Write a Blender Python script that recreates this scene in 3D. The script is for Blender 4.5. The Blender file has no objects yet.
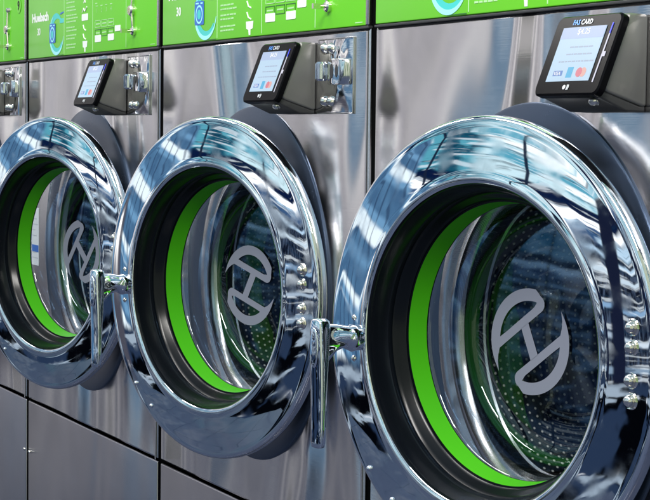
import bpy, math, random
from mathutils import Vector, Matrix
random.seed(7)
S = 0.70                       # one washer width in metres; all design numbers below are in washer widths
scene = bpy.context.scene
col = scene.collection
PI = math.pi
rad = math.radians

# ------------------------------------------------------------------ materials
def newmat(name):
    m = bpy.data.materials.new(name); m.use_nodes = True
    nt = m.node_tree
    return m, nt, nt.nodes['Principled BSDF'], nt.nodes['Material Output']
def N(nt, t, **kw):
    n = nt.nodes.new(t)
    for k, v in kw.items():
        if k in n.inputs: n.inputs[k].default_value = v
        else: setattr(n, k, v)
    return n
def simple(name, rgb, rough=.4, metal=0., **kw):
    m, nt, b, o = newmat(name)
    b.inputs['Base Color'].default_value = (*rgb, 1)
    b.inputs['Roughness'].default_value = rough
    b.inputs['Metallic'].default_value = metal
    for k, v in kw.items(): b.inputs[k].default_value = v
    return m
def grime(m, lo=.8, hi=1.2, scale=6., rough=None):
    nt = m.node_tree; b = nt.nodes['Principled BSDF']
    tc = N(nt, 'ShaderNodeTexCoord'); n = N(nt, 'ShaderNodeTexNoise'); n.inputs['Scale'].default_value = scale; n.inputs['Detail'].default_value = 8
    nt.links.new(tc.outputs['Object'], n.inputs['Vector'])
    mr = N(nt, 'ShaderNodeMapRange'); r0 = b.inputs['Roughness'].default_value
    mr.inputs['From Min'].default_value = .3; mr.inputs['From Max'].default_value = .7
    mr.inputs['To Min'].default_value = r0*lo; mr.inputs['To Max'].default_value = r0*hi
    nt.links.new(n.outputs['Fac'], mr.inputs['Value']); nt.links.new(mr.outputs['Result'], b.inputs['Roughness'])
    return m

def steel(name, rgb, rough, wave, brush, seed=0., wscale=(3.2, 3.2, 1.3)):
    m, nt, b, o = newmat(name)
    b.inputs['Metallic'].default_value = 1.; b.inputs['Roughness'].default_value = rough
    geo = N(nt, 'ShaderNodeNewGeometry')
    mp = N(nt, 'ShaderNodeMapping'); mp.inputs['Scale'].default_value = wscale; mp.inputs['Location'].default_value = (seed, seed*.7, seed*.3)
    nt.links.new(geo.outputs['Position'], mp.inputs['Vector'])
    n1 = N(nt, 'ShaderNodeTexNoise'); n1.inputs['Scale'].default_value = 1.; n1.inputs['Detail'].default_value = .6; n1.inputs['Distortion'].default_value = 2.0
    nt.links.new(mp.outputs['Vector'], n1.inputs['Vector'])
    mp2 = N(nt, 'ShaderNodeMapping'); mp2.inputs['Scale'].default_value = (3., 3., 900.)
    nt.links.new(geo.outputs['Position'], mp2.inputs['Vector'])
    n2 = N(nt, 'ShaderNodeTexNoise'); n2.inputs['Scale'].default_value = 1.; n2.inputs['Detail'].default_value = 3
    nt.links.new(mp2.outputs['Vector'], n2.inputs['Vector'])
    b1 = N(nt, 'ShaderNodeBump'); b1.inputs['Strength'].default_value = 1.; b1.inputs['Distance'].default_value = wave
    nt.links.new(n1.outputs['Fac'], b1.inputs['Height'])
    b2 = N(nt, 'ShaderNodeBump'); b2.inputs['Strength'].default_value = brush; b2.inputs['Distance'].default_value = .0004
    nt.links.new(n2.outputs['Fac'], b2.inputs['Height']); nt.links.new(b1.outputs['Normal'], b2.inputs['Normal'])
    nt.links.new(b2.outputs['Normal'], b.inputs['Normal'])
    # slightly uneven base colour: brushed grain
    n3 = N(nt, 'ShaderNodeTexNoise'); n3.inputs['Scale'].default_value = 14.; n3.inputs['Detail'].default_value = 9
    nt.links.new(geo.outputs['Position'], n3.inputs['Vector'])
    mx = N(nt, 'ShaderNodeMix', data_type='RGBA'); mx.inputs['A'].default_value = (*[c*.84 for c in rgb], 1); mx.inputs['B'].default_value = (*[min(1, c*1.1) for c in rgb], 1)
    nt.links.new(n3.outputs['Fac'], mx.inputs['Factor']); nt.links.new(mx.outputs['Result'], b.inputs['Base Color'])
    mr = N(nt, 'ShaderNodeMapRange'); mr.inputs['To Min'].default_value = rough*.8; mr.inputs['To Max'].default_value = rough*1.25
    nt.links.new(n3.outputs['Fac'], mr.inputs['Value']); nt.links.new(mr.outputs['Result'], b.inputs['Roughness'])
    return m

def chrome(name, rgb=(.78, .80, .84), rough=.025, wave=.0006, scale=9.):
    m, nt, b, o = newmat(name)
    b.inputs['Metallic'].default_value = 1.; b.inputs['Base Color'].default_value = (*rgb, 1); b.inputs['Roughness'].default_value = rough
    geo = N(nt, 'ShaderNodeNewGeometry')
    n1 = N(nt, 'ShaderNodeTexNoise'); n1.inputs['Scale'].default_value = scale; n1.inputs['Detail'].default_value = 1.
    nt.links.new(geo.outputs['Position'], n1.inputs['Vector'])
    b1 = N(nt, 'ShaderNodeBump'); b1.inputs['Strength'].default_value = 1.; b1.inputs['Distance'].default_value = wave
    nt.links.new(n1.outputs['Fac'], b1.inputs['Height']); nt.links.new(b1.outputs['Normal'], b.inputs['Normal'])
    n2 = N(nt, 'ShaderNodeTexNoise'); n2.inputs['Scale'].default_value = 28.; n2.inputs['Detail'].default_value = 10.
    nt.links.new(geo.outputs['Position'], n2.inputs['Vector'])
    mr = N(nt, 'ShaderNodeMapRange'); mr.inputs['From Min'].default_value = .50; mr.inputs['From Max'].default_value = .78; mr.inputs['To Min'].default_value = rough*.8; mr.inputs['To Max'].default_value = rough*6
    nt.links.new(n2.outputs['Fac'], mr.inputs['Value']); nt.links.new(mr.outputs['Result'], b.inputs['Roughness'])
    return m

def glass(name, tint=(.93, .95, .96), ior=1.5, gcol=(1, 1, 1), f0=None, graz=1., rough=.02):
    m, nt, b, o = newmat(name)
    nt.nodes.remove(b)
    g = N(nt, 'ShaderNodeBsdfGlossy'); g.inputs['Roughness'].default_value = rough; g.inputs['Color'].default_value = (*gcol, 1)
    t = N(nt, 'ShaderNodeBsdfTransparent'); t.inputs['Color'].default_value = (*tint, 1)
    # thin pane: Schlick fresnel on |N.I|, the same from both sides
    geo = N(nt, 'ShaderNodeNewGeometry'); dt = N(nt, 'ShaderNodeVectorMath', operation='DOT_PRODUCT')
    nt.links.new(geo.outputs['Normal'], dt.inputs[0]); nt.links.new(geo.outputs['Incoming'], dt.inputs[1])
    ab = N(nt, 'ShaderNodeMath', operation='ABSOLUTE'); nt.links.new(dt.outputs['Value'], ab.inputs[0])
    iv = N(nt, 'ShaderNodeMath', operation='SUBTRACT'); iv.inputs[0].default_value = 1.; nt.links.new(ab.outputs[0], iv.inputs[1])
    pw = N(nt, 'ShaderNodeMath', operation='POWER'); pw.inputs[1].default_value = 5.; nt.links.new(iv.outputs[0], pw.inputs[0])
    f0 = f0 or ((ior-1)/(ior+1))**2*1.7
    mth = N(nt, 'ShaderNodeMath', operation='MULTIPLY_ADD'); mth.inputs[1].default_value = (1-f0)*graz; mth.inputs[2].default_value = f0
    mth.use_clamp = True
    nt.links.new(pw.outputs[0], mth.inputs[0])
    mx = N(nt, 'ShaderNodeMixShader')
    nt.links.new(mth.outputs[0], mx.inputs[0]); nt.links.new(t.outputs[0], mx.inputs[1]); nt.links.new(g.outputs[0], mx.inputs[2])
    nt.links.new(mx.outputs[0], o.inputs['Surface'])
    return m

def emis(name, rgb, strength):
    m = simple(name, (0.01, 0.01, 0.01), .25, 0., **{'Specular IOR Level': .1})
    b = m.node_tree.nodes['Principled BSDF']
    b.inputs['Emission Color'].default_value = (*rgb, 1); b.inputs['Emission Strength'].default_value = strength
    return m

def perforated(name, pitch, r, mode):
    """dark drum steel with a staggered grid of holes, the light they catch painted as white dots. mode 'wall': cylinder about y; 'back': flat disc"""
    m, nt, b, o = newmat(name)
    b.inputs['Metallic'].default_value = 1.; b.inputs['Roughness'].default_value = .33
    tc = N(nt, 'ShaderNodeTexCoord'); sp = N(nt, 'ShaderNodeSeparateXYZ'); nt.links.new(tc.outputs['Object'], sp.inputs[0])
    def M(op, a, bb=None, c=None):
        n = N(nt, 'ShaderNodeMath', operation=op)
        for i, v in enumerate((a, bb, c)):
            if v is None: continue
            if isinstance(v, (int, float)): n.inputs[i].default_value = v
            else: nt.links.new(v, n.inputs[i])
        return n.outputs[0]
    if mode == 'wall':
        u = M('MULTIPLY', M('ARCTAN2', sp.outputs['Z'], sp.outputs['X']), .30*S)
        v = sp.outputs['Y']
    else:
        u = sp.outputs['X']; v = sp.outputs['Z']
    p = pitch*S
    vv = M('DIVIDE', v, p*.9); row = M('FLOOR', vv)
    off = M('MULTIPLY', M('MODULO', M('ABSOLUTE', row), 2.), .5)
    uu = M('ADD', M('DIVIDE', u, p), off)
    fu = M('SUBTRACT', M('FRACT', uu), .5); fv = M('MULTIPLY', M('SUBTRACT', M('FRACT', vv), .5), .9)
    d = M('SQRT', M('ADD', M('MULTIPLY', fu, fu), M('MULTIPLY', fv, fv)))
    mask = N(nt, 'ShaderNodeMapRange'); mask.inputs['From Min'].default_value = r/pitch; mask.inputs['From Max'].default_value = r/pitch*.6
    nt.links.new(d, mask.inputs['Value'])
    mx = N(nt, 'ShaderNodeMix', data_type='RGBA'); mx.inputs['A'].default_value = (.045, .048, .055, 1); mx.inputs['B'].default_value = (.95, .94, .90, 1)  # near-white dot colour stands for light caught on the drum dimples
    nt.links.new(mask.outputs['Result'], mx.inputs['Factor']); nt.links.new(mx.outputs['Result'], b.inputs['Base Color'])
    mr = N(nt, 'ShaderNodeMapRange'); mr.inputs['To Min'].default_value = .33; mr.inputs['To Max'].default_value = .55
    nt.links.new(mask.outputs['Result'], mr.inputs['Value']); nt.links.new(mr.outputs['Result'], b.inputs['Roughness'])
    mm = N(nt, 'ShaderNodeMapRange'); mm.inputs['To Min'].default_value = 1; mm.inputs['To Max'].default_value = 0.
    nt.links.new(mask.outputs['Result'], mm.inputs['Value']); nt.links.new(mm.outputs['Result'], b.inputs['Metallic'])
    bp = N(nt, 'ShaderNodeBump'); bp.inputs['Strength'].default_value = 1.; bp.inputs['Distance'].default_value = .002
    nt.links.new(mask.outputs['Result'], bp.inputs['Height']); nt.links.new(bp.outputs['Normal'], b.inputs['Normal'])
    return m

MT = dict(
 steel=steel('brushed_steel', (.63, .62, .635), .16, .055, .10, 1.7, (2.3, 2.3, .95)),
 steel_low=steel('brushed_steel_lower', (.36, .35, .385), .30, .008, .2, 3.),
 edge=steel('folded_steel_edge', (.62, .60, .62), .22, .0, .1),
 plate=steel('polished_plate', (.72, .72, .74), .09, .0035, .1, 1., (14, 14, 14)),
 collar=grime(simple('satin_collar', (.060, .085, .135), .30, .75)),
 collar_in=steel('collar_steel', (.46, .46, .48), .2, .002, .1, 5., (8, 8, 8)),
 chrome=chrome('chrome'),
 chrome2=chrome('chrome_handle', (.74, .77, .84), .03, .0004, 30.),
 rivet=chrome('rivet_chrome', (.84, .79, .73), .07, .0, 9.),
 dark=simple('cabinet_dark', (.004, .004, .005), .6, 0., **{'Specular IOR Level': .1}),
 rubber=grime(simple('black_rubber', (.003, .004, .006), .20, 0., **{'Specular IOR Level': .2})),
 rubber_matt=grime(simple('black_rubber_matt', (.006, .006, .007), .6)),
 green=grime(simple('green_accent', (.06, .42, .006), .38, 0., **{'Specular IOR Level': .3})),
 green_panel=grime(simple('green_panel', (.145, .60, .015), .30), .85, 1.2, 5.),
 white=simple('white_print', (.86, .88, .84), .4),
 faint=simple('pale_print', (.42, .72, .34), .4),
 darkgreen=simple('dark_green_print', (.02, .16, .02), .4),
 teal=simple('teal_print', (.05, .58, .55), .35),
 cyan=simple('cyan_print', (.35, .85, .90), .35),
 blue=simple('blue_print', (.02, .14, .55), .35),
 glass=glass('clear_glass', graz=.30),
 shield=glass('flat_glass', (.92, .94, .95), 1.5, (.32, .60, 1.), .105, .5, .06),
 logo=simple('frosted_emblem', (.185, .195, .25), .5),
 reader=grime(simple('reader_housing', (.19, .187, .18), .38, .55)),
 reader_low=grime(simple('reader_housing_low', (.03, .03, .032), .45)),
 bezel=simple('glossy_black_bezel', (.003, .003, .004), .22, 0., **{'Specular IOR Level': .04}),
 screen=emis('screen_lit', (.56, .76, .95), .92),
 screen_head=emis('screen_header', (.50, .62, .88), .92),
 scr_text=emis('screen_faint_text', (.50, .60, .80), .8),
 scr_white=emis('screen_white_text', (1, 1, 1), 1.),
 scr_blue=emis('screen_blue', (.16, .30, .68), .9),
 scr_cyan=emis('screen_cyan', (.12, .52, .84), .9),
 scr_red=emis('screen_red', (.80, .25, .32), .9),
 scr_orange=emis('screen_orange', (.88, .50, .45), .9),
 slot=emis('slot_light', (.80, .80, .95), .9),
 slot_blue=emis('slot_light_blue', (.10, .12, 1.), 1.2),
 brand_blue=simple('brand_blue_print', (.05, .25, .75), .3),
 grey=simple('grey_print', (.55, .57, .60), .3),
 drum_wall=perforated('perforated_drum_wall', .0135, .0029, 'wall'),
 drum_back=perforated('perforated_drum_back', .0135, .0029, 'back'),
 sticker=simple('white_sticker', (.75, .76, .78), .5),
)

# ------------------------------------------------------------------ mesh helpers
class MB:
    def __init__(s): s.v = []; s.f = []; s.m = []
    def add(s, vs, fs, mi=0):
        o = len(s.v); s.v += [tuple(v) for v in vs]; s.f += [tuple(i+o for i in f) for f in fs]; s.m += [mi]*len(fs)
    def box(s, x0, x1, y0, y1, z0, z1, mi=0, M=None):
        vs = [Vector((x, y, z)) for x in (x0, x1) for y in (y0, y1) for z in (z0, z1)]
        if M: vs = [M @ v for v in vs]
        s.add(vs, [(0, 1, 3, 2), (4, 6, 7, 5), (0, 4, 5, 1), (2, 3, 7, 6), (0, 2, 6, 4), (1, 5, 7, 3)], mi)
    def lathe(s, prof, n=160, mi=0, c=(0, 0, 0), axis='y', closed=False):
        """prof: (r, out) ; axis y: out points to -y"""
        vs = []
        for k in range(n):
            a = 2*PI*k/n
            for r, o in prof:
                if axis == 'y': vs.append((c[0]+r*math.cos(a), c[1]-o, c[2]+r*math.sin(a)))
                elif axis == 'z': vs.append((c[0]+r*math.cos(a), c[1]+r*math.sin(a), c[2]+o))
                else: vs.append((c[0]+o, c[1]+r*math.cos(a), c[2]+r*math.sin(a)))
        P = len(prof); fs = []
        for k in range(n):
            k2 = (k+1) % n
            for j in range(P-1): fs.append((k*P+j, k*P+j+1, k2*P+j+1, k2*P+j))
            if closed: fs.append((k*P+P-1, k*P, k2*P, k2*P+P-1))
        s.add(vs, fs, mi)
    def tube(s, pts, r, n=12, mi=0, cap=True):
        pts = [Vector(p) for p in pts]; rs = r if isinstance(r, (list, tuple)) else [r]*len(pts)
        rings = []
        for i, p in enumerate(pts):
            t = (pts[min(i+1, len(pts)-1)]-pts[max(i-1, 0)]).normalized()
            up = Vector((0, 0, 1)) if abs(t.z) < .9 else Vector((1, 0, 0))
            a = t.cross(up).normalized(); b = t.cross(a)
            rings.append([p+(a*math.cos(2*PI*k/n)+b*math.sin(2*PI*k/n))*rs[i] for k in range(n)])
        vs = [v for g in rings for v in g]; fs = []
        for i in range(len(pts)-1):
            for k in range(n): fs.append((i*n+k, i*n+(k+1) % n, (i+1)*n+(k+1) % n, (i+1)*n+k))
        if cap: fs += [tuple(range(n))[::-1], tuple(range((len(pts)-1)*n, len(pts)*n))]
        s.add(vs, fs, mi)
    def poly(s, pts2, z0, z1, F, mi=0):
        """extrude outline pts2 (u,v) between w=z0..z1; F maps (u,v,w)->xyz"""
        n = len(pts2)
        vs = [F(u, v, z0) for u, v in pts2]+[F(u, v, z1) for u, v in pts2]
        fs = [tuple(range(n))[::-1], tuple(range(n, 2*n))]+[(i, (i+1) % n, n+(i+1) % n, n+i) for i in range(n)]
        s.add(vs, fs, mi)
    def sections(s, secs, mi=0):
        """bridge equally long closed outlines"""
        n = len(secs[0]); vs = [v for q in secs for v in q]; fs = []
        for i in range(len(secs)-1):
            for k in range(n): fs.append((i*n+k, i*n+(k+1) % n, (i+1)*n+(k+1) % n, (i+1)*n+k))
        fs += [tuple(range(n))[::-1], tuple(range((len(secs)-1)*n, len(secs)*n))]
        s.add(vs, fs, mi)
    def build(s, name, mats, parent=None, smooth=None, bevel=0., loc=(0, 0, 0), flip=False):
        me = bpy.data.meshes.new(name)
        me.from_pydata([(x*S, y*S, z*S) for x, y, z in s.v], [], s.f)
        if not isinstance(mats, (list, tuple)): mats = [mats]
        for m in mats: me.materials.append(m)
        for p, i in zip(me.polygons, s.m): p.material_index = i
        import bmesh
        bm = bmesh.new(); bm.from_mesh(me)
        bmesh.ops.recalc_face_normals(bm, faces=bm.faces)
        if bevel > 0:
            es = [e for e in bm.edges if len(e.link_faces) == 2 and e.calc_face_angle(0) > rad(40)]
            bmesh.ops.bevel(bm, geom=es, offset=bevel*S, segments=3, affect='EDGES', profile=.5, clamp_overlap=True)
        bm.to_mesh(me); bm.free()
        if smooth is not None:
            me.shade_smooth()
            me.set_sharp_from_angle(angle=rad(smooth))
        o = bpy.data.objects.new(name, me); col.objects.link(o)
        if parent: o.parent = parent
        o.location = [c*S for c in loc]
        return o

def rrect(x0, x1, z0, z1, r, n=6):
    pts = []
    for cx, cz, a0 in ((x1-r, z1-r, 0), (x0+r, z1-r, 90), (x0+r, z0+r, 180), (x1-r, z0+r, 270)):
        for k in range(n+1):
            a = rad(a0+90*k/n); pts.append((cx+r*math.cos(a), cz+r*math.sin(a)))
    return pts
FRONT = lambda u, v, w: (u, -w, v)         # u right, v up, w outwards

def text_mb(body, height, x, z, w, bold=0., stretch=1., F=FRONT, mb=None, mi=0, align='LEFT'):
    cu = bpy.data.curves.new('txt', 'FONT'); cu.body = body; cu.size = 1.; cu.offset = bold; cu.resolution_u = 3
    cu.align_x = align
    o = bpy.data.objects.new('txt', cu); col.objects.link(o)
    dg = bpy.context.evaluated_depsgraph_get(); dg.update()
    me = bpy.data.meshes.new_from_object(o.evaluated_get(dg))
    ys = [v.co.y for v in me.vertices]; h = max(ys)-min(ys); y0 = min(ys)
    k = height/h
    mb = mb or MB()
    mb.add([F(x+v.co.x*k*stretch, z+(v.co.y-y0)*k, w) for v in me.vertices], [tuple(p.vertices) for p in me.polygons], mi)
    bpy.data.objects.remove(o); bpy.data.curves.remove(cu); bpy.data.meshes.remove(me)
    return mb

def empty(name, loc=(0, 0, 0), parent=None):
    o = bpy.data.objects.new(name, None); o.empty_display_size = .05; col.objects.link(o)
    o.location = [c*S for c in loc]
    if parent: o.parent = parent
    return o

# ------------------------------------------------------------------ fitted numbers (washer widths)
H = .8961
BCX, BZ, BR = .5124, -.4677, .3367       # collar centre, radius
DCX, DZ, DR, DD = .5327, -.4713, .3214, .0148
TILT = {2: .25424, 1: .27267, 0: .29583, -1: .29}
X0, X1 = .013, .991                      # front panel extents within the pitch

# ------------------------------------------------------------------ washer prototype
def make_washer():
    root = empty('washing_machine', (0, 0, -1.62))
    zoff = 1.62
    def B(mb, name, mats, parent=root, **k):
        o = mb.build(name, mats, parent, **k)
        if parent is root: o.location.z += zoff*S
        return o
    # cabinet body behind the panels
    mb = MB()
    mb.box(X0+.0015, X1-.0015, .0065, 1.1, -1.60, .359)
    cab = B(mb, 'cabinet', MT['dark'])
    # cut a round way through the front of the cabinet: replaced by a ring of faces
    me = cab.data
    import bmesh
    bm = bmesh.new(); bm.from_mesh(me)
    ff = [f for f in bm.faces if f.normal.y < -.9]
    bmesh.ops.delete(bm, geom=ff, context='FACES_ONLY'); bm.to_mesh(me); bm.free()

    # upper steel front with round opening, folded edges
    def holed(x0, x1, z0, z1, cx, cz, r, y, depth, n=144):
        mb = MB(); outer = []; inner = []
        for k in range(n):
            a = 2*PI*k/n; dx, dz = math.cos(a), math.sin(a)
            t = min([((x1-cx)/dx if dx > 1e-9 else 1e9), ((x0-cx)/dx if dx < -1e-9 else 1e9), ((z1-cz)/dz if dz > 1e-9 else 1e9), ((z0-cz)/dz if dz < -1e-9 else 1e9)])
            outer.append((cx+dx*t, cz+dz*t)); inner.append((cx+dx*r, cz+dz*r))
        for cxx, czz in ((x0, z0), (x0, z1), (x1, z0), (x1, z1)):
            k = min(range(n), key=lambda i: (outer[i][0]-cxx)**2+(outer[i][1]-czz)**2); outer[k] = (cxx, czz)
        e = .004
        vs = [(x, y, z) for x, z in inner]
        vs += [(cx+(x-cx)*(1-e/abs(x1-cx)), y, cz+(z-cz)*(1-e/abs(z0-cz))) for x, z in outer]
        vs += [(x, y+.003, z) for x, z in outer]
        vs += [(x, y+depth, z) for x, z in outer]
        fs = []
        for j in range(3):
            for k in range(n): fs.append((j*n+k, j*n+(k+1) % n, (j+1)*n+(k+1) % n, (j+1)*n+k))
        mb.add(vs, fs); return mb
    B(holed(X0, X1, -H+.0035, -.0042, BCX, BZ, .30, 0., .006), 'front_panel', MT['steel'], smooth=30)
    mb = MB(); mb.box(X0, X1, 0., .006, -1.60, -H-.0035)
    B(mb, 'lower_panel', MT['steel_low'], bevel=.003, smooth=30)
    # thin folded strips beside the black gap
    mb = MB(); mb.box(X1-.0085, X1-.003, -.0022, .0, -H, -.008)
    B(mb, 'edge_strip', MT['edge'], bevel=.0008)
    for sx in (X0+.012, X1-.010):
        mb = MB(); mb.lathe([(0, .004), (.002, .0037), (.0038, .002), (.0042, 0)], 16, c=(sx, 0, -1.035))
        B(mb, 'screw', MT['rivet'], smooth=40)
    # trim line under the green fascia
    mb = MB(); mb.box(X0, X1, -.003, .006, -.0036, .0005)
    B(mb, 'trim_strip', MT['reader_low'], bevel=.001)

    # control fascia
    mb = MB(); mb.box(X0+.002, X1-.012, -.002, .006, .0015, .36)
    fas = B(mb, 'control_panel', MT['green_panel'], bevel=.002, smooth=30)
    mb = MB(); mb.box(X1-.0115, X1, -.003, .006, .0015, .36)
    B(mb, 'fascia_edge', MT['edge'], bevel=.002, smooth=30)
    W = .0023
    B(text_mb('Huebsch', .0235, .050, .0935, W, .05, 1.38), 'brand_lettering', MT['white'], fas)
    B(text_mb('30', .019, .096, .0595, W, .03, 1.1), 'capacity_number', MT['white'], fas)
    # swoosh with small washer drawing
    mb = MB()
    def arc(cx, cz, r0a, r0b, a0, a1, w0, w1, mi, n=40, sx=1.0, w=W):
        vs = []; fs = []
        for k in range(n+1):
            t = k/n; a = rad(a0+(a1-a0)*t); r = r0a+(r0b-r0a)*t; ww = w0+(w1-w0)*math.sin(t*PI)
            for q in (r-ww/2, r+ww/2): vs.append((cx+sx*q*math.cos(a), -w, cz+q*math.sin(a)))
        for k in range(n): fs.append((2*k, 2*k+1, 2*k+3, 2*k+2))
        mb.add(vs, fs, mi)
    arc(.262, .058, .044, .043, 35, 330, .004, .022, 0, sx=1.15)
    arc(.262, .058, .049, .050, 120, 350, .002, .009, 1, sx=1.15, w=W+.0004)
    mb.poly(rrect(.288, .322, .083, .094, .002), W, W+.0003, FRONT, 0)
    mb.poly([(.292, .103), (.322, .108), (.322, .111), (.292, .108)], W, W+.0003, FRONT, 2)
    mb.poly(rrect(.204, .254, .036, .084, .004), W+.0006, W+.0009, FRONT, 2)
    for r, mi in ((.019, 1), (.015, 2), (.010, 0)):
        mb.poly([(.229+r*math.cos(2*PI*k/32), .057+r*math.sin(2*PI*k/32)) for k in range(32)], W+.001, W+.0016-.02*r, FRONT, mi)
    mb.box(.210, .226, -W-.0012, -W-.001, .078, .081, 1); mb.box(.236, .248, -W-.0012, -W-.001, .078, .081, 1)
    mb.box(.258, .318, -W-.0003, -W, .0035, .0050, 3)
    B(mb, 'drum_graphic', [MT['teal'], MT['cyan'], MT['blue'], MT['darkgreen']], fas)
    mb = MB()
    for x in (.3235, .5446, .7815):
        mb = MB(); mb.box(x-.0013, x+.0013, -W-.0002, -W+.0004, .006, .34)
        B(mb, 'divider_line', MT['faint'], fas)
    # rows of tiny print
    mb = MB(); rr = random.Random(3)
    for z, nl in ((.132, 2), (.1127, 2), (.0931, 3), (.0637, 2), (.0441, 2), (.022, 2), (.155, 2), (.18, 2), (.21, 2)):
        for l in range(nl):
            x = .341; zz = z+.005-l*.0078
            while x < .425-rr.random()*.03:
                w_ = .006+rr.random()*.012; mb.box(x, x+w_, -W-.0002, -W+.0004, zz-.0016, zz+.0016); x += w_+.003
    B(mb, 'small_print', MT['faint'], fas)
    mb = MB()
    for z, k in ((.126, 3), (.105, 0), (.088, 1), (.062, 2), (.0407, 2), (.0193, 4), (.16, 1), (.2, 2)):
        if k == 1: mb.poly(rrect(.463, .511, z-.008, z+.008, .002), W, W+.0003, FRONT)
        elif k == 0: mb.tube([(.468, -W, z-.004), (.478, -W, z+.004), (.488, -W, z-.003), (.502, -W, z+.007)], .002, 6)
        elif k == 2: mb.tube([(.475, -W, z+.008), (.482, -W, z-.002), (.495, -W, z-.006)], .0016, 6)
        elif k == 3: mb.tube([(.478, -W, z-.004), (.486, -W, z+.006), (.490, -W, z-.004)], .0016, 6)
        else: mb.poly([(.470, z+.012), (.506, z+.012), (.503, z-.002), (.492, z-.004), (.492, z-.014), (.484, z-.014), (.482, z-.004), (.472, z-.002)], W, W+.0003, FRONT)
    B(mb, 'pictogram', MT['white'], fas)
    mb = MB()
    for q in range(4):
        x = .568+q*.034
        text_mb(str(q+1), .010, x+.004, .094, W, 0, 1, mb=mb, mi=0)
        mb.box(x, x+.014, -W-.0002, -W+.0004, .1085, .1105, 0)
    mb.box(.563, .578, -W-.0002, -W+.0004, .115, .117, 0)
    for r_ in range(2):
        for q in range(3):
            x0 = .563+q*.0465; z0 = .0745-r_*.021
            for a_, b_, c_, d_ in ((x0, x0+.041, z0, z0+.0014), (x0, x0+.041, z0-.0155, z0-.0141), (x0, x0+.0014, z0-.0155, z0+.0014), (x0+.0396, x0+.041, z0-.0155, z0+.0014)):
                mb.box(a_, b_, -W-.0004, -W+.0004, c_, d_, 1 if r_ else 0)
            mb.box(x0+.006, x0+.034, -W-.0002, -W+.0004, z0-.0085, z0-.0055, 0)
    B(mb, 'cycle_buttons', [MT['faint'], MT['darkgreen']], fas)
    mb = MB()
    for x0, x1, z0, z1 in ((.7061, .744, .045, .0585), (.5633, .6073, .0255, .0415), (.6573, .699, .0260, .0410)):
        mb = MB(); mb.poly(rrect(x0, x1, z0, z1, .002), W, W+.0006, FRONT)
        B(mb, 'white_button', MT['white'], fas)
    mb = MB(); mb.box(.940, .968, -W-.0002, -W+.0004, .0065, .0080); B(mb, 'part_number', MT['faint'], fas)
    # cam lock with hanging rod and key
    mb = MB()
    mb.lathe([(.013, 0), (.013, .006), (.010, .010), (.0, .011)], 24, c=(.826, -.002, .0862))
    mb.box(.824, .828, -.015, -.010, .080, .092)
    mb.tube([(.834, -.006, .135), (.833, -.008, .086), (.838, -.006, .040)], .0028, 8)
    mb.lathe([(.010, 0), (.010, .006), (.007, .009), (0, .0095)], 24, c=(.838, -.002, .040))
    mb.tube([(.838, -.008, .040), (.838, -.022, .040)], .0036, 10)
    mb.box(.8345, .8415, -.034, -.020, .0355, .0445)
    mb.lathe([(.0, .010), (.006, .008), (.0075, 0)], 16, c=(.836, -.002, .1385))
    B(mb, 'key_lock', MT['rivet'], fas, smooth=35)

    # polished strike plate
    px0, px1, pz0, pz1 = .795, .9363, -.1441, -.0170
    mb = MB()
    mb.box(px0, px1, -.003, 0., pz0, pz1)
    mb.box(px1, px1+.0022, -.0042, 0., pz0-.002, pz1+.002); mb.box(px0, px1, -.0040, 0., pz1, pz1+.002); mb.box(px0, px1, -.0040, 0., pz0-.002, pz0)
    pl = B(mb, 'lock_plate', MT['plate'], bevel=.0012, smooth=40)
    mb = MB()   # raised hat bracket
    for sgn in (0,):
        sec = lambda z, e: [(.862, -.003, z), (.866+e, -.016, z), (.871+e, -.019, z), (.916-e, -.019, z), (.921-e, -.016, z), (.928, -.003, z)]
        secs = [[(x, y, z) for x, y, z in sec(zz, ee)] for zz, ee in ((-.0965, .004), (-.094, .0), (-.054, .0), (-.0515, .004))]
        mb.sections(secs)
    B(mb, 'lock_bracket', MT['plate'], pl, bevel=.0018, smooth=50)
    mb = MB(); mb.poly([(.886+.0060*math.cos(2*PI*k/24), -.073+.0125*math.sin(2*PI*k/24)) for k in range(24)], .0192, .0198, FRONT)
    mb.poly([(.905+.0045*math.cos(2*PI*k/24), -.073+.011*math.sin(2*PI*k/24)) for k in range(24)], .0192, .0198, FRONT)
    B(mb, 'slot', MT['reader_low'], pl)
    mb = MB(); mb.lathe([(0, -.0165), (.008, -.0165), (.0115, -.013), (.0115, .013), (.008, .0165), (0, .0165)], 28, c=(.838, -.016, -.0725), axis='z')
    mb.box(.836, .868, -.010, -.003, -.079, -.066)
    B(mb, 'roller', MT['chrome2'], pl, smooth=40)
    for bx_, bz_ in ((.8240, -.0320), (.8520, -.0325), (.8240, -.1235), (.8520, -.1240)):
        mb = MB(); mb.lathe([(0, .0085), (.004, .008), (.0075, .0055), (.0095, .002), (.0105, 0)], 24, c=(bx_, -.003, bz_))
        B(mb, 'bolt', MT['rivet'], pl, smooth=50)

    # card reader: wedge housing, tilted glossy bezel with lit screen
    rx0, rx1 = .645, .784
    rd = empty('card_reader', ((rx0+rx1)/2, 0, -.02), root); rd.location.z += zoff*S
    def R(mb, name, mats, **k):
        o = mb.build(name, mats, rd, **k); o.location -= Vector(((rx0+rx1)/2*S, 0, -.02*S)); return o
    prof = [(0, -.0205), (.030, -.0195), (.0685, -.117), (.058, -.1225), (.006, -.139), (0, -.139)]
    mb = MB()
    n = len(prof)
    vs = [(rx0, -y, z) for y, z in prof]+[(rx1, -y, z) for y, z in prof]
    mb.add(vs, [tuple(range(n))[::-1], tuple(range(n, 2*n))]+[(i, (i+1) % n, n+(i+1) % n, n+i) for i in range(n)])
    R(mb, 'housing', MT['reader'], bevel=.004, smooth=45)
    prof = [(0, -.1375), (.010, -.1375), (.060, -.1205), (.069, -.117), (.074, -.127), (.030, -.1455), (0, -.1465)]
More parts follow.
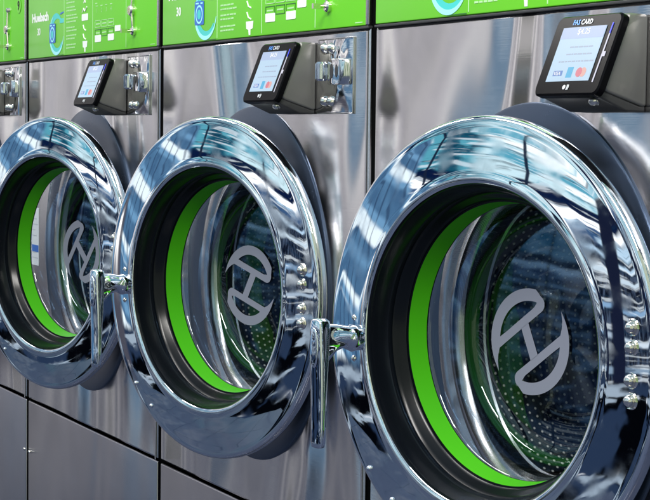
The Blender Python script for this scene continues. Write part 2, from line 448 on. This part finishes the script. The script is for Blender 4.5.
    mb = MB(); n = len(prof)
    vs = [(rx0+.003, -y, z) for y, z in prof]+[(rx1-.003, -y, z) for y, z in prof]
    mb.add(vs, [tuple(range(n))[::-1], tuple(range(n, 2*n))]+[(i, (i+1) % n, n+(i+1) % n, n+i) for i in range(n)])
    R(mb, 'housing_base', MT['reader_low'], bevel=.003, smooth=45)
    mb = MB(); mb.lathe([(.0075, 0), (.0075, -.004), (.005, -.007), (0, -.008)], 16, c=(rx1-.022, -.066, -.131), axis='z')
    R(mb, 'fixing_bolt', MT['rivet'], smooth=40)
    # face frame: origin at top edge centre, v runs down the face
    T0 = Vector((0, -.0405, -.0185)); B0 = Vector((0, -.0815, -.1245))
    dv = (B0-T0); L = dv.length; dv = dv/L
    nv = Vector((0, dv.z, -dv.y)).normalized()
    if nv.y > 0: nv = -nv
    wdt = .152; cx = .7125
    def FF(u, v, w):   # u 0..wdt from left, v 0..L down
        q = T0+dv*v+nv*w; return (cx-wdt/2+u, q.y, q.z)
    F2 = lambda u, v, w: FF(u*wdt, v*L, w)
    o1 = rrect(0, wdt, 0, L, .011, 6); o2 = rrect(.0025, wdt-.0025, .0025, L-.0025, .010, 6)
    mb = MB(); mb.sections([[FF(u, v, -.011) for u, v in o1], [FF(u, v, -.002) for u, v in o1], [FF(u, v, 0) for u, v in o2]])
    R(mb, 'bezel', MT['bezel'], smooth=30)
    mb = MB(); mb.poly([(.15, .155), (.815, .155), (.815, .83), (.15, .83)], .0004, .0009, F2); R(mb, 'screen', MT['screen'])
    mb = MB(); mb.poly([(.151, .158), (.814, .158), (.814, .30), (.151, .30)], .001, .0013, F2); R(mb, 'screen_header', MT['screen_head'])
    FT = lambda u, v, w: FF(u, L*1.0-v, w)
    mb = text_mb('$4.25', .0095, .40*wdt, L*(1-.262), .0016, .01, 1.15, F=FT); R(mb, 'price', MT['scr_white'])
    mb = MB(); r3 = random.Random(5)
    for vv, u0, u1 in ((.40, .36, .66), (.49, .34, .68), (.58, .26, .74)):
        u = u0
        while u < u1:
            w_ = .02+r3.random()*.05; mb.poly([(u, vv), (u+w_, vv), (u+w_, vv+.016), (u, vv+.016)], .001, .0013, F2); u += w_+.014
    R(mb, 'screen_text', MT['scr_text'])
    mb = MB()
    mb.poly([(.235, .70), (.375, .70), (.375, .765), (.235, .765)], .001, .0013, F2, 0)
    mb.poly([(.445, .66), (.53, .66), (.53, .79), (.445, .79)], .001, .0013, F2, 1)
    for u0, mi, ww in ((.635, 2, .0016), (.695, 3, .0014)):
        mb.poly([(u0+.045*math.cos(2*PI*k/20), .727+.058*math.sin(2*PI*k/20)) for k in range(20)], .001, ww, F2, mi)
    R(mb, 'payment_icons', [MT['scr_blue'], MT['scr_cyan'], MT['scr_red'], MT['scr_orange']])
    R(text_mb('VISA', .0055, .245*wdt, L*(1-.757), .0016, .01, 1.1, F=FT), 'card_name', MT['scr_white'])
    mb = text_mb('FAS', .0075, .27*wdt, L*(1-.125), .0008, .025, 1.05, F=FT, mi=0); 
    text_mb('CARD', .0075, .395*wdt, L*(1-.125), .0008, .025, 1.0, F=FT, mb=mb, mi=1)
    R(mb, 'brand_lettering', [MT['brand_blue'], MT['grey']])
    mb = MB(); mb.poly([(.889, .13), (.903, .13), (.901, .26), (.886, .26)], .0004, .0010, F2, 1); mb.poly([(.886, .261), (.901, .261), (.891, .85), (.876, .85)], .0004, .0010, F2, 0)
    mb.poly([(.900, .48), (.932, .48), (.932, .54), (.900, .54)], .0004, .0010, F2, 0)
    R(mb, 'card_slot_light', [MT['slot'], MT['slot_blue']])
    mb = MB(); mb.poly([(.475+.022*math.cos(2*PI*k/16), .905+.028*math.sin(2*PI*k/16)) for k in range(16)], .0004, .0009, F2)
    for q in (1, 2): mb.poly([(.495+.018*q, .875), (.505+.018*q, .875), (.512+.018*q, .905), (.505+.018*q, .94), (.495+.018*q, .94), (.502+.018*q, .905)], .0004, .0009, F2)
    R(mb, 'contactless_symbol', MT['grey'])

    # collar pressed round the tub opening
    mb = MB()
    mb.lathe([(.3375, -.002), (.3367, .0025), (.333, .0042), (.300, .0040), (.268, .0010)], 192, 0)
    B(mb, 'door_collar', MT['collar'], smooth=30, loc=(BCX, 0, BZ))
    mb = MB()
    mb.lathe([(.2682, .0010), (.2660, .0022), (.250, -.0010), (.2352, -.004), (.228, .004), (.216, .006), (.206, -.001), (.203, -.010)], 192, 0)
    B(mb, 'tub_flange', MT['collar_in'], smooth=40, loc=(BCX, 0, BZ))
    mb = MB()
    mb.lathe([(.2035, -.008), (.1985, -.012), (.1985, -.032), (.205, -.045), (.245, -.052)], 192, 0)
    B(mb, 'tub_gasket', MT['rubber'], smooth=40, loc=(BCX, 0, BZ))
    mb = MB()
    mb.lathe([(.32, -.060), (.215, -.046), (.203, -.041), (.2005, -.044), (.202, -.050), (.215, -.056), (.29, -.066)], 160, 0)
    dm = B(mb, 'drum', MT['collar_in'], smooth=40, loc=(BCX, 0, BZ))
    mb = MB(); mb.lathe([(.29, -.066), (.302, -.075), (.302, -.50)], 160, 0); B(mb, 'drum_wall', MT['drum_wall'], dm, smooth=30)
    mb = MB(); mb.lathe([(.302, -.499), (0.0005, -.49)], 96, 0); B(mb, 'drum_back', MT['drum_back'], dm, smooth=30)

    # ---- the door, built about its own centre, +local -y outwards
    mb = MB()
    prof = [(.285, -.014), (.314, -.015), (.3195, -.012), (.3213, -.006), (.3203, .001), (.3188, .0045), (.3165, .0068), (.3140, .0078), (.3110, .0081), (.3070, .0085),
            (.304, .0090), (.298, .0101), (.292, .01115), (.286, .0121), (.280, .01305), (.274, .0139), (.268, .01475), (.262, .0155), (.256, .0162), (.251, .0168), (.2465, .0173), (.242, .0178), (.2395, .0183), (.2365, .0192), (.2330, .0197), (.2290, .0188), (.2268, .0165)]
    mb.lathe(prof, 256)
    door = B(mb, 'door', MT['chrome'], smooth=35)
    mb = MB()
    mb.lathe([(.2269, .0166), (.2250, .0140), (.2242, .0085), (.2225, .0010), (.2195, -.0090), (.2168, -.0148), (.2150, -.0158), (.2138, -.020), (.2145, -.024), (.2105, -.028), (.2065, -.0385), (.2030, -.0415), (.2035, -.0434), (.2003, -.0436)], 192)
    mb.lathe([(.285, -.014), (.262, -.030), (.235, -.040), (.222, -.0775), (.199, -.0815), (.1970, -.0795)], 160)
    B(mb, 'door_gasket', MT['rubber'], door, smooth=30)
    mb = MB(); mb.lathe([(.2003, -.0438), (.1972, -.0775)], 192); B(mb, 'accent_ring', MT['green'], door, smooth=30)
    mb = MB()
    mb.lathe([(.1990, -.0785), (.1950, -.0800), (.1925, -.0850), (.1905, -.110), (.1880, -.140), (.1840, -.155), (.1750, -.163), (.155, -.168), (.10, -.172), (.0005, -.174)], 160)
    B(mb, 'glass_bowl', MT['glass'], door, smooth=60)
    # flat inner pane the emblem is printed on
    mb = MB()
    mb.lathe([(r_, -.0937-.0185*(r_/.186)**2.1) for r_ in (.1868, .175, .16, .145, .13, .115, .10, .085, .07, .055, .04, .025, .012, .0005)], 160)
    B(mb, 'glass_pane', MT['shield'], door, smooth=60)
    # emblem
    mb = MB()
    Ro, Ri = .0762, .0585; half = []
    pts = []
    pts.append((-.0768, -.004))                                  # tail tip
    for k in range(0, 33):
        a = rad(172-(172-46)*k/32); pts.append((Ro*math.cos(a), Ro*math.sin(a)))
    ec = Vector((.0445, .0355)); er = .0125
    for k in range(1, 9):
        a = rad(48-k*(138/8)); pts.append((ec.x+er*math.cos(a), ec.y+er*math.sin(a)))
    pts += [(.0125, .0232), (.0105, .0232), (-.002, .0232), (-.056, .0232), (-.064, .0165), (-.0705, .0085)]
    hole = []
    for k in range(0, 25):
        a = rad(142-(142-41)*k/24); hole.append((Ri*math.cos(a), Ri*math.sin(a)))
    hole += [(.035, .0355), (0, .0355), (-.03, .0355)]
    from mathutils.geometry import tessellate_polygon
    def flat(poly, holes, w=.0930):
        loops = [[Vector((x, y, 0)) for x, y in poly]]+[[Vector((x, y, 0)) for x, y in h] for h in holes]
        tris = tessellate_polygon(loops); allp = [p for l in loops for p in l]
        mb.add([(p.x, w, p.y) for p in allp], [tuple(t) for t in tris])
    flat(pts, [hole]); flat([(-x, -y) for x, y in pts], [[(-x, -y) for x, y in hole]])
    flat([(-.003, .0240), (.0135, .0240), (.003, -.0240), (-.0135, -.0240)], [], .0930)
    emb = B(mb, 'emblem', MT['logo'], door)
    # rivets of the hinge and two small screws
    for z in (.0515, .0262, -.0165, -.0425):
        mb = MB(); mb.lathe([(0, .0072), (.003, .0069), (.0058, .0052), (.0078, .0020), (.0083, -.001)], 28); mb.lathe([(.0083, -.001), (.0105, -.0002), (.0125, -.002)], 28)
        B(mb, 'hinge_bolt', MT['rivet'], door, smooth=60, loc=(.2775, -.0135, z))
    for a, r in ((221.4, .3085), (233.5, .3020)):
        mb = MB(); mb.lathe([(0, .0035), (.0025, .0030), (.0042, .0008), (.0045, -.002)], 20)
        B(mb, 'small_screw', MT['chrome2'], door, smooth=60, loc=(r*math.cos(rad(a))+.008, -.0110, r*math.sin(rad(a))))
    # handle: boss, neck, web and long tapering grip
    hx, hz = -.2600, -.0100
    mb = MB()
    def ell(cx_, cz_, y, rx, rz, n=28, pw=1.):
        o_ = []
        for k in range(n):
            c_, s_ = math.cos(2*PI*k/n), math.sin(2*PI*k/n)
            o_.append((cx_+rx*math.copysign(abs(c_)**pw, c_), y, cz_+rz*math.copysign(abs(s_)**pw, s_)))
        return o_
    mb.sections([ell(hx+.016, hz, -.006, .0175, .0200), ell(hx+.014, hz, -.024, .0165, .0190), ell(hx+.013, hz, -.029, .0180, .0205), ell(hx+.012, hz, -.034, .0155, .0180),
                 ell(hx+.009, hz+.003, -.042, .0140, .0170), ell(hx+.005, hz+.001, -.054, .0130, .0205), ell(hx+.002, hz-.005, -.064, .0122, .0270), ell(hx, hz-.014, -.078, .0118, .0370)])
    # grip
    def gsec(z, w, y0, y1, dx=0.):
        n_ = []
        for k in range(24):
            c_, s_ = math.cos(2*PI*k/24), math.sin(2*PI*k/24)
            n_.append((hx+dx+w*math.copysign(abs(c_)**.55, c_), (y0+y1)/2+(y1-y0)/2*math.copysign(abs(s_)**.55, s_), z))
        return n_
    G = [(.0125, .003, -.100, -.108), (.0115, .0080, -.096, -.112), (.0080, .0115, -.092, -.1140), (-.005, .0130, -.090, -.1150), (-.040, .0135, -.093, -.1140), (-.080, .0135, -.096, -.1115), (-.120, .0130, -.098, -.1100), (-.160, .0125, -.099, -.1095), (-.186, .0120, -.100, -.1095), (-.1930, .0105, -.101, -.1090), (-.1945, .006, -.103, -.107)]
    mb.sections([gsec(z*.93+.0095, w*1.08, y0*.86+.012, y1*.86+.0085) for z, w, y0, y1 in G])
    hd = B(mb, 'handle', MT['chrome2'], door, smooth=60)
    mb = MB(); mb.sections([ell(hx, -.022, -.0895, .0095, .0300), ell(hx, -.022, -.0910, .0088, .0290), ell(hx, -.022, -.0916, .0068, .0260)])
    B(mb, 'handle_pad', MT['chrome2'], door, smooth=60)
    for z in (.0190, -.0420):
        mb = MB(); mb.lathe([(0, .0042), (.003, .0036), (.0050, .001), (.0055, -.002)], 20)
        B(mb, 'small_screw', MT['rivet'], door, smooth=60, loc=(hx+.005, -.0150, z))
    return root

def children(o): return [c for c in bpy.data.objects if c.parent == o]
def dup(o, parent=None):
    c = o.copy(); col.objects.link(c)
    if parent: c.parent = parent
    for ch in children(o): dup(ch, c)
    return c

proto = make_washer()
labels = {
 2: 'largest stainless steel washing machine, nearest the camera at the right end of the row',
 1: 'stainless steel washing machine in the middle, H emblem nearly upright on its green ringed door',
 0: 'stainless steel washing machine whose door glass is partly behind the middle machine\'s handle',
 -1: 'farthest stainless washing machine at the left edge, number 9 on its green panel'}
LOGO = {2: 36, 1: -17, 0: 55, -1: 10}
washers = {}
kids = {i: None for i in (2, 1, 0, -1)}
allr = [proto]+[dup(proto) for _ in range(3)]
for i, w in zip((2, 1, 0, -1), allr):
    w.location.x = i*S; washers[i] = w
    w['label'] = labels[i]; w['category'] = 'washing machine'; w['group'] = 'stainless steel washing machines in a row'
    a = TILT[i]
    for ch in children(w):
        if ch.name.split('.')[0] == 'door':
            hxw = DCX+DR
            ch.location = Vector(((hxw-DR*math.cos(a))*S, (-DD-DR*math.sin(a))*S, (DZ+1.62)*S))
            ch.rotation_euler.z = a
            for g in children(ch):
                if g.name.split('.')[0] == 'emblem': g.rotation_euler.y = -rad(LOGO[i])
# instruction sticker behind the door of the second machine from the left
mb = MB(); mb.poly(rrect(.046, .108, -.535, -.385, .004), .0004, .0010, FRONT, 0); mb.poly(rrect(.048, .106, -.500, -.482, .001), .0011, .0014, FRONT, 1)
for k in range(9):
    if k != 5: mb.poly(rrect(.052, .080+.022*((k*7) % 3)/2, -.398-k*.0145-.003, -.398-k*.0145, .0008), .0011, .0013, FRONT, 2)
stk = mb.build('sticker', [MT['sticker'], MT['blue'], MT['grey']], washers[0]); stk.location.z += 1.62*S
# number 9 on the far machine
mb = MB(); mb.poly([(.9297+.020*math.cos(2*PI*k/28), .146+.0205*math.sin(2*PI*k/28)) for k in range(28)], .0032, .0035, FRONT, 0)
text_mb('9', .0265, .9297-.0105, .1325, .0040, .03, 1.05, mb=mb, mi=1)
for ch in children(washers[-1]):
    if ch.name.split('.')[0] == 'control_panel':
        o = mb.build('machine_number', [MT['green_panel'], MT['bezel']], ch)

# ------------------------------------------------------------------ floor under the row
m, nt, b, out = newmat('floor_tiles')
tc = N(nt, 'ShaderNodeNewGeometry'); br = N(nt, 'ShaderNodeTexBrick'); br.offset = 0.
br.inputs['Scale'].default_value = 1.6; br.inputs['Color1'].default_value = (.055, .066, .105, 1); br.inputs['Color2'].default_value = (.050, .060, .098, 1); br.inputs['Mortar'].default_value = (.03, .04, .07, 1)
br.inputs['Mortar Size'].default_value = .008; br.inputs['Brick Width'].default_value = .5; br.inputs['Row Height'].default_value = .5
nt.links.new(tc.outputs['Position'], br.inputs['Vector']); nt.links.new(br.outputs['Color'], b.inputs['Base Color']); b.inputs['Roughness'].default_value = .10; b.inputs['IOR'].default_value = 1.16
fn = N(nt, 'ShaderNodeTexNoise'); fn.inputs['Scale'].default_value = 2.2; fn.inputs['Detail'].default_value = 2.; nt.links.new(tc.outputs['Position'], fn.inputs['Vector'])
fb = N(nt, 'ShaderNodeBump'); fb.inputs['Strength'].default_value = 1.; fb.inputs['Distance'].default_value = .012; nt.links.new(fn.outputs['Fac'], fb.inputs['Height']); nt.links.new(fb.outputs['Normal'], b.inputs['Normal'])
mb = MB(); mb.box(-6, 8, -2.7, 2.5, -1.66, -1.622)
fl = mb.build('floor', m); fl['kind'] = 'structure'

# ------------------------------------------------------------------ surroundings as light: procedural world
wd = bpy.data.worlds.new('World'); scene.world = wd; wd.use_nodes = True
nt = wd.node_tree; nt.nodes.clear()
L_ = nt.links.new
tc = N(nt, 'ShaderNodeTexCoord'); sp = N(nt, 'ShaderNodeSeparateXYZ'); L_(tc.outputs['Generated'], sp.inputs[0])
def M(op, a, bb=None, c=None, clamp=False):
    n = N(nt, 'ShaderNodeMath', operation=op); n.use_clamp = clamp
    for i, v in enumerate((a, bb, c)):
        if v is None: continue
        if isinstance(v, (int, float)): n.inputs[i].default_value = v
        else: L_(v, n.inputs[i])
    return n.outputs[0]
X_, Y_, Z_ = sp.outputs
AZ = M('MULTIPLY', M('ARCTAN2', M('MULTIPLY', Y_, -1.), M('MULTIPLY', X_, -1.)), 180/PI)   # 0 = down the row (-x), 90 = straight out of the fronts
EL = M('MULTIPLY', M('ARCSINE', Z_), 180/PI)
def band(v, lo, hi, s=1.):
    a = N(nt, 'ShaderNodeMapRange', interpolation_type='SMOOTHSTEP'); L_(v, a.inputs[0]); a.inputs[1].default_value = lo-s; a.inputs[2].default_value = lo+s
    c = N(nt, 'ShaderNodeMapRange', interpolation_type='SMOOTHSTEP'); L_(v, c.inputs[0]); c.inputs[1].default_value = hi-s; c.inputs[2].default_value = hi+s; c.inputs[3].default_value = 1; c.inputs[4].default_value = 0
    return M('MULTIPLY', a.outputs[0], c.outputs[0])
def mix(f, a, b_):
    n = N(nt, 'ShaderNodeMix', data_type='RGBA')
    if isinstance(f, (int, float)): n.inputs['Factor'].default_value = f
    else: L_(f, n.inputs['Factor'])
    for s_, v in (('A', a), ('B', b_)):
        if isinstance(v, tuple): n.inputs[s_].default_value = (*v, 1)
        else: L_(v, n.inputs[s_])
    return n.outputs['Result']
def noise(scale, detail=4., vec=None, sc=(1, 1, 1)):
    mp = N(nt, 'ShaderNodeMapping'); mp.inputs['Scale'].default_value = sc; L_(vec or tc.outputs['Generated'], mp.inputs['Vector'])
    n = N(nt, 'ShaderNodeTexNoise'); n.inputs['Scale'].default_value = scale; n.inputs['Detail'].default_value = detail; L_(mp.outputs[0], n.inputs['Vector'])
    return n.outputs['Fac']
def per(v, period, lo, hi, s):
    return band(M('MULTIPLY', M('FRACT', M('DIVIDE', v, period)), period), lo, hi, s)
cxyz = N(nt, 'ShaderNodeCombineXYZ'); L_(M('MULTIPLY', AZ, .1), cxyz.inputs[0]); L_(M('MULTIPLY', EL, .1), cxyz.inputs[1]); AE = cxyz.outputs[0]
# below: dark, softly lighter further down
c = mix(band(noise(.9, 3., AE), .50, 2, .08), (.02, .03, .07), (.11, .15, .28))
low = mix(band(noise(1.3, 3., AE, (.8, 1.4, 1)), .50, 2, .03), (.001, .0015, .003), (.024, .045, .095))
low = mix(band(noise(2.4, 7., AE, (.35, 2.8, 1)), .59, 2, .025), low, (.42, .52, .62))
low = mix(band(noise(1.7, 3., AE, (.4, 3.0, 1)), .66, 2, .02), low, (1.0, 1.05, 1.1))
c = mix(band(EL, -27, 3, 1.2), c, low)
# storefront glazing: dark shapes and trees below, cyan sky above
grid = mix(band(noise(12., 6., AE, (3., .35, 1)), .52, 2, .05), (.004, .007, .018), (.075, .11, .18))
for e0, e1, cc in ((-7.6, -7.0, (.30, .42, .55)), (-4.9, -4.5, (.50, .62, .75)), (-2.4, -1.9, (.30, .50, .75)), (.8, 1.4, (.75, .9, 1.0)), (2.4, 2.9, (.62, .85, 1.05))):
    grid = mix(band(M('ADD', EL, M('MULTIPLY', noise(2., 2., AE), 1.2)), e0+.6, e1+.6, .12), grid, cc)
skyd = mix(band(noise(2.3, 10., AE, (1., 1.8, 1)), .50, 2, .07), (.010, .10, .17), (.12, .46, .58))
skyl = mix(band(noise(2.0, 10., AE, (.7, 2.2, 1)), .49, 2, .08), (.12, .48, .64), (.80, 1.08, 1.15))
sky = mix(band(AZ, 58.5, 180, 1.5), skyd, skyl)
sky = mix(band(noise(1.6, 5., AE, (.30, 2.2, 1)), .61, 2, .02), sky, (1.3, 1.4, 1.4))
mid = mix(band(noise(2.6, 6., AE, (.4, 3.2, 1)), .50, 2, .04), (.05, .12, .26), (.62, .86, 1.05))
glz = mix(band(EL, 3.6, 90, .3), grid, mid)
glz = mix(band(EL, 6.6, 90, .3), glz, sky)
glz = mix(band(M('ADD', EL, M('MULTIPLY', noise(1.2, 2., AE), 1.5)), 5.9, 6.9, .12), glz, (2.0, 2.05, 2.05))
glz = mix(band(M('ADD', EL, M('MULTIPLY', noise(1.2, 2., AE), 1.5)), 6.9, 8.3, .15), glz, (.003, .012, .055))
glz = mix(band(EL, 24.0, 25.2, .15), glz, (.01, .03, .09))
glz = mix(M('MULTIPLY', band(noise(5., 8., AE, (.22, 4.5, 1)), .56, 2, .02), .55), glz, (1.1, 1.2, 1.25))
glz = mix(M('MULTIPLY', band(noise(6., 8., AE, (.2, 4.0, 1)), .58, 2, .02), .6), glz, (.008, .03, .07))
glz = mix(per(AZ, 13., 12.45, 12.95, .08), glz, (.01, .02, .05))
glz = mix(band(AZ, 76.5, 79.5, .2), glz, (.01, .015, .04))
# left part of the shop front: slanted bright streaks
SL = M('ADD', EL, M('MULTIPLY', AZ, .35))
lf = mix(noise(3., 6., AE, (1.5, 1, 1)), (.02, .06, .16), (.16, .36, .58))
lf = mix(per(SL, 6.5, 3.2, 4.9, .25), lf, (1.1, 1.25, 1.3))
lf = mix(per(SL, 4.1, 1.5, 2.4, .3), lf, (.20, .42, .66))
lf = mix(M('MULTIPLY', per(AZ, 2.1, .2, .6, .1), .6), lf, (.02, .04, .10))
glz = mix(band(AZ, 10, 49.5, .6), glz, lf)
c = mix(band(EL, -8.5, 37, .5), c, glz)
# soffit, then ceiling with strip lights
c = mix(band(EL, 36, 38, .4), c, (1.2, 1.3, 1.35))
c = mix(band(EL, 38, 44, .6), c, (.005, .022, .08))
ce = mix(noise(2.5, 3.), (.22, .34, .44), (.55, .74, .82))
vx = M('DIVIDE', X_, M('MAXIMUM', Z_, .05)); vy = M('DIVIDE', Y_, M('MAXIMUM', Z_, .05))
strip = M('MULTIPLY', per(vy, .62, .10, .18, .015), per(vx, 1.3, .1, 1.2, .03))
ce = mix(strip, ce, (4., 4., 3.9))
ce = mix(per(vx, .31, 0., .012, .006), ce, (.05, .10, .18))
c = mix(band(EL, 43, 95, .6), c, ce)
# far end of the aisle seen in the steel fronts: pale wall with upright bars added for streaks on the steel, darker towards the floor
wl = mix(noise(4., 3., sc=(1, 1, .3)), (.42, .41, .45), (.78, .77, .82))
wl = mix(per(AZ, 9.5, 2.0, 3.8, .35), wl, (2.0, 1.95, 1.85))
wl = mix(per(AZ, 13., 6.5, 9.0, .8), wl, (.10, .10, .12))
wlo = mix(noise(3., 3., sc=(1, 1, .4)), (.055, .055, .075), (.12, .12, .155))
wl = mix(band(EL, -3.0, 90, 4.), wlo, wl)
c = mix(M('MULTIPLY', band(EL, -40, 30, 3), band(AZ, -5, 34, .8)), c, wl)
# street side on the right: pale green and white
rt = mix(noise(6., 3.), (.05, .12, .04), (.42, .60, .34)); rt = mix(per(AZ, 8., 5., 7., .3), rt, (1.6, 1.5, 1.4))
c = mix(M('MULTIPLY', band(EL, -25, 40, 3), band(AZ, 128, 182, 2)), c, rt)
bg = N(nt, 'ShaderNodeBackground'); L_(c, bg.inputs['Color']); bg.inputs['Strength'].default_value = 1.0
wo = N(nt, 'ShaderNodeOutputWorld'); L_(bg.outputs[0], wo.inputs['Surface'])

# unseen overhead lamps over the aisle, added for highlights
def area(name, loc, rot, sx, sy, power, colr=(1, .97, .93)):
    l = bpy.data.lights.new(name, 'AREA'); l.shape = 'RECTANGLE'; l.size = sx; l.size_y = sy; l.energy = power; l.color = colr
    o = bpy.data.objects.new(name, l); col.objects.link(o); o.location = loc; o.rotation_euler = rot; return o
area('added_overhead_lamp', (1.2, -1.35, 1.55), (rad(28), 0, 0), 1.5, .14, 34)
area('added_overhead_lamp', (-.8, -1.35, 1.55), (rad(28), 0, 0), 1.5, .14, 26)
area('added_overhead_lamp', (3.3, -1.35, 1.55), (rad(28), 0, 0), 1.5, .14, 95)  # added at the right to brighten the drum walls through the openings

# ------------------------------------------------------------------ camera (solved from the photograph)
CP = Vector((4.77317450, -1.40617873, -.173218698)); yaw, pit, rol, fpx = 1.12529301, .0646086653, .0120759508, 1861.31709
fw = Vector((-math.sin(yaw)*math.cos(pit), math.cos(yaw)*math.cos(pit), -math.sin(pit)))
r0 = Vector((math.cos(yaw), math.sin(yaw), 0)); u0 = r0.cross(fw)
r1 = r0*math.cos(rol)+u0*math.sin(rol); u1 = -r0*math.sin(rol)+u0*math.cos(rol)
cam = bpy.data.cameras.new('camera'); co = bpy.data.objects.new('camera', cam); col.objects.link(co)
cam.sensor_fit = 'HORIZONTAL'; cam.sensor_width = 36; cam.lens = fpx/650*36; cam.clip_start = .05; cam.clip_end = 100
mw = Matrix(((r1.x, u1.x, -fw.x, CP.x*S), (r1.y, u1.y, -fw.y, CP.y*S), (r1.z, u1.z, -fw.z, CP.z*S), (0, 0, 0, 1)))
co.matrix_world = mw
scene.camera = co
scene.render.resolution_x = 1024; scene.render.resolution_y = 788
scene.view_settings.view_transform = 'Standard'; scene.view_settings.look = 'None'; scene.view_settings.exposure = 0
scene.cycles.max_bounces = 12; scene.cycles.transparent_max_bounces = 16; scene.cycles.glossy_bounces = 8
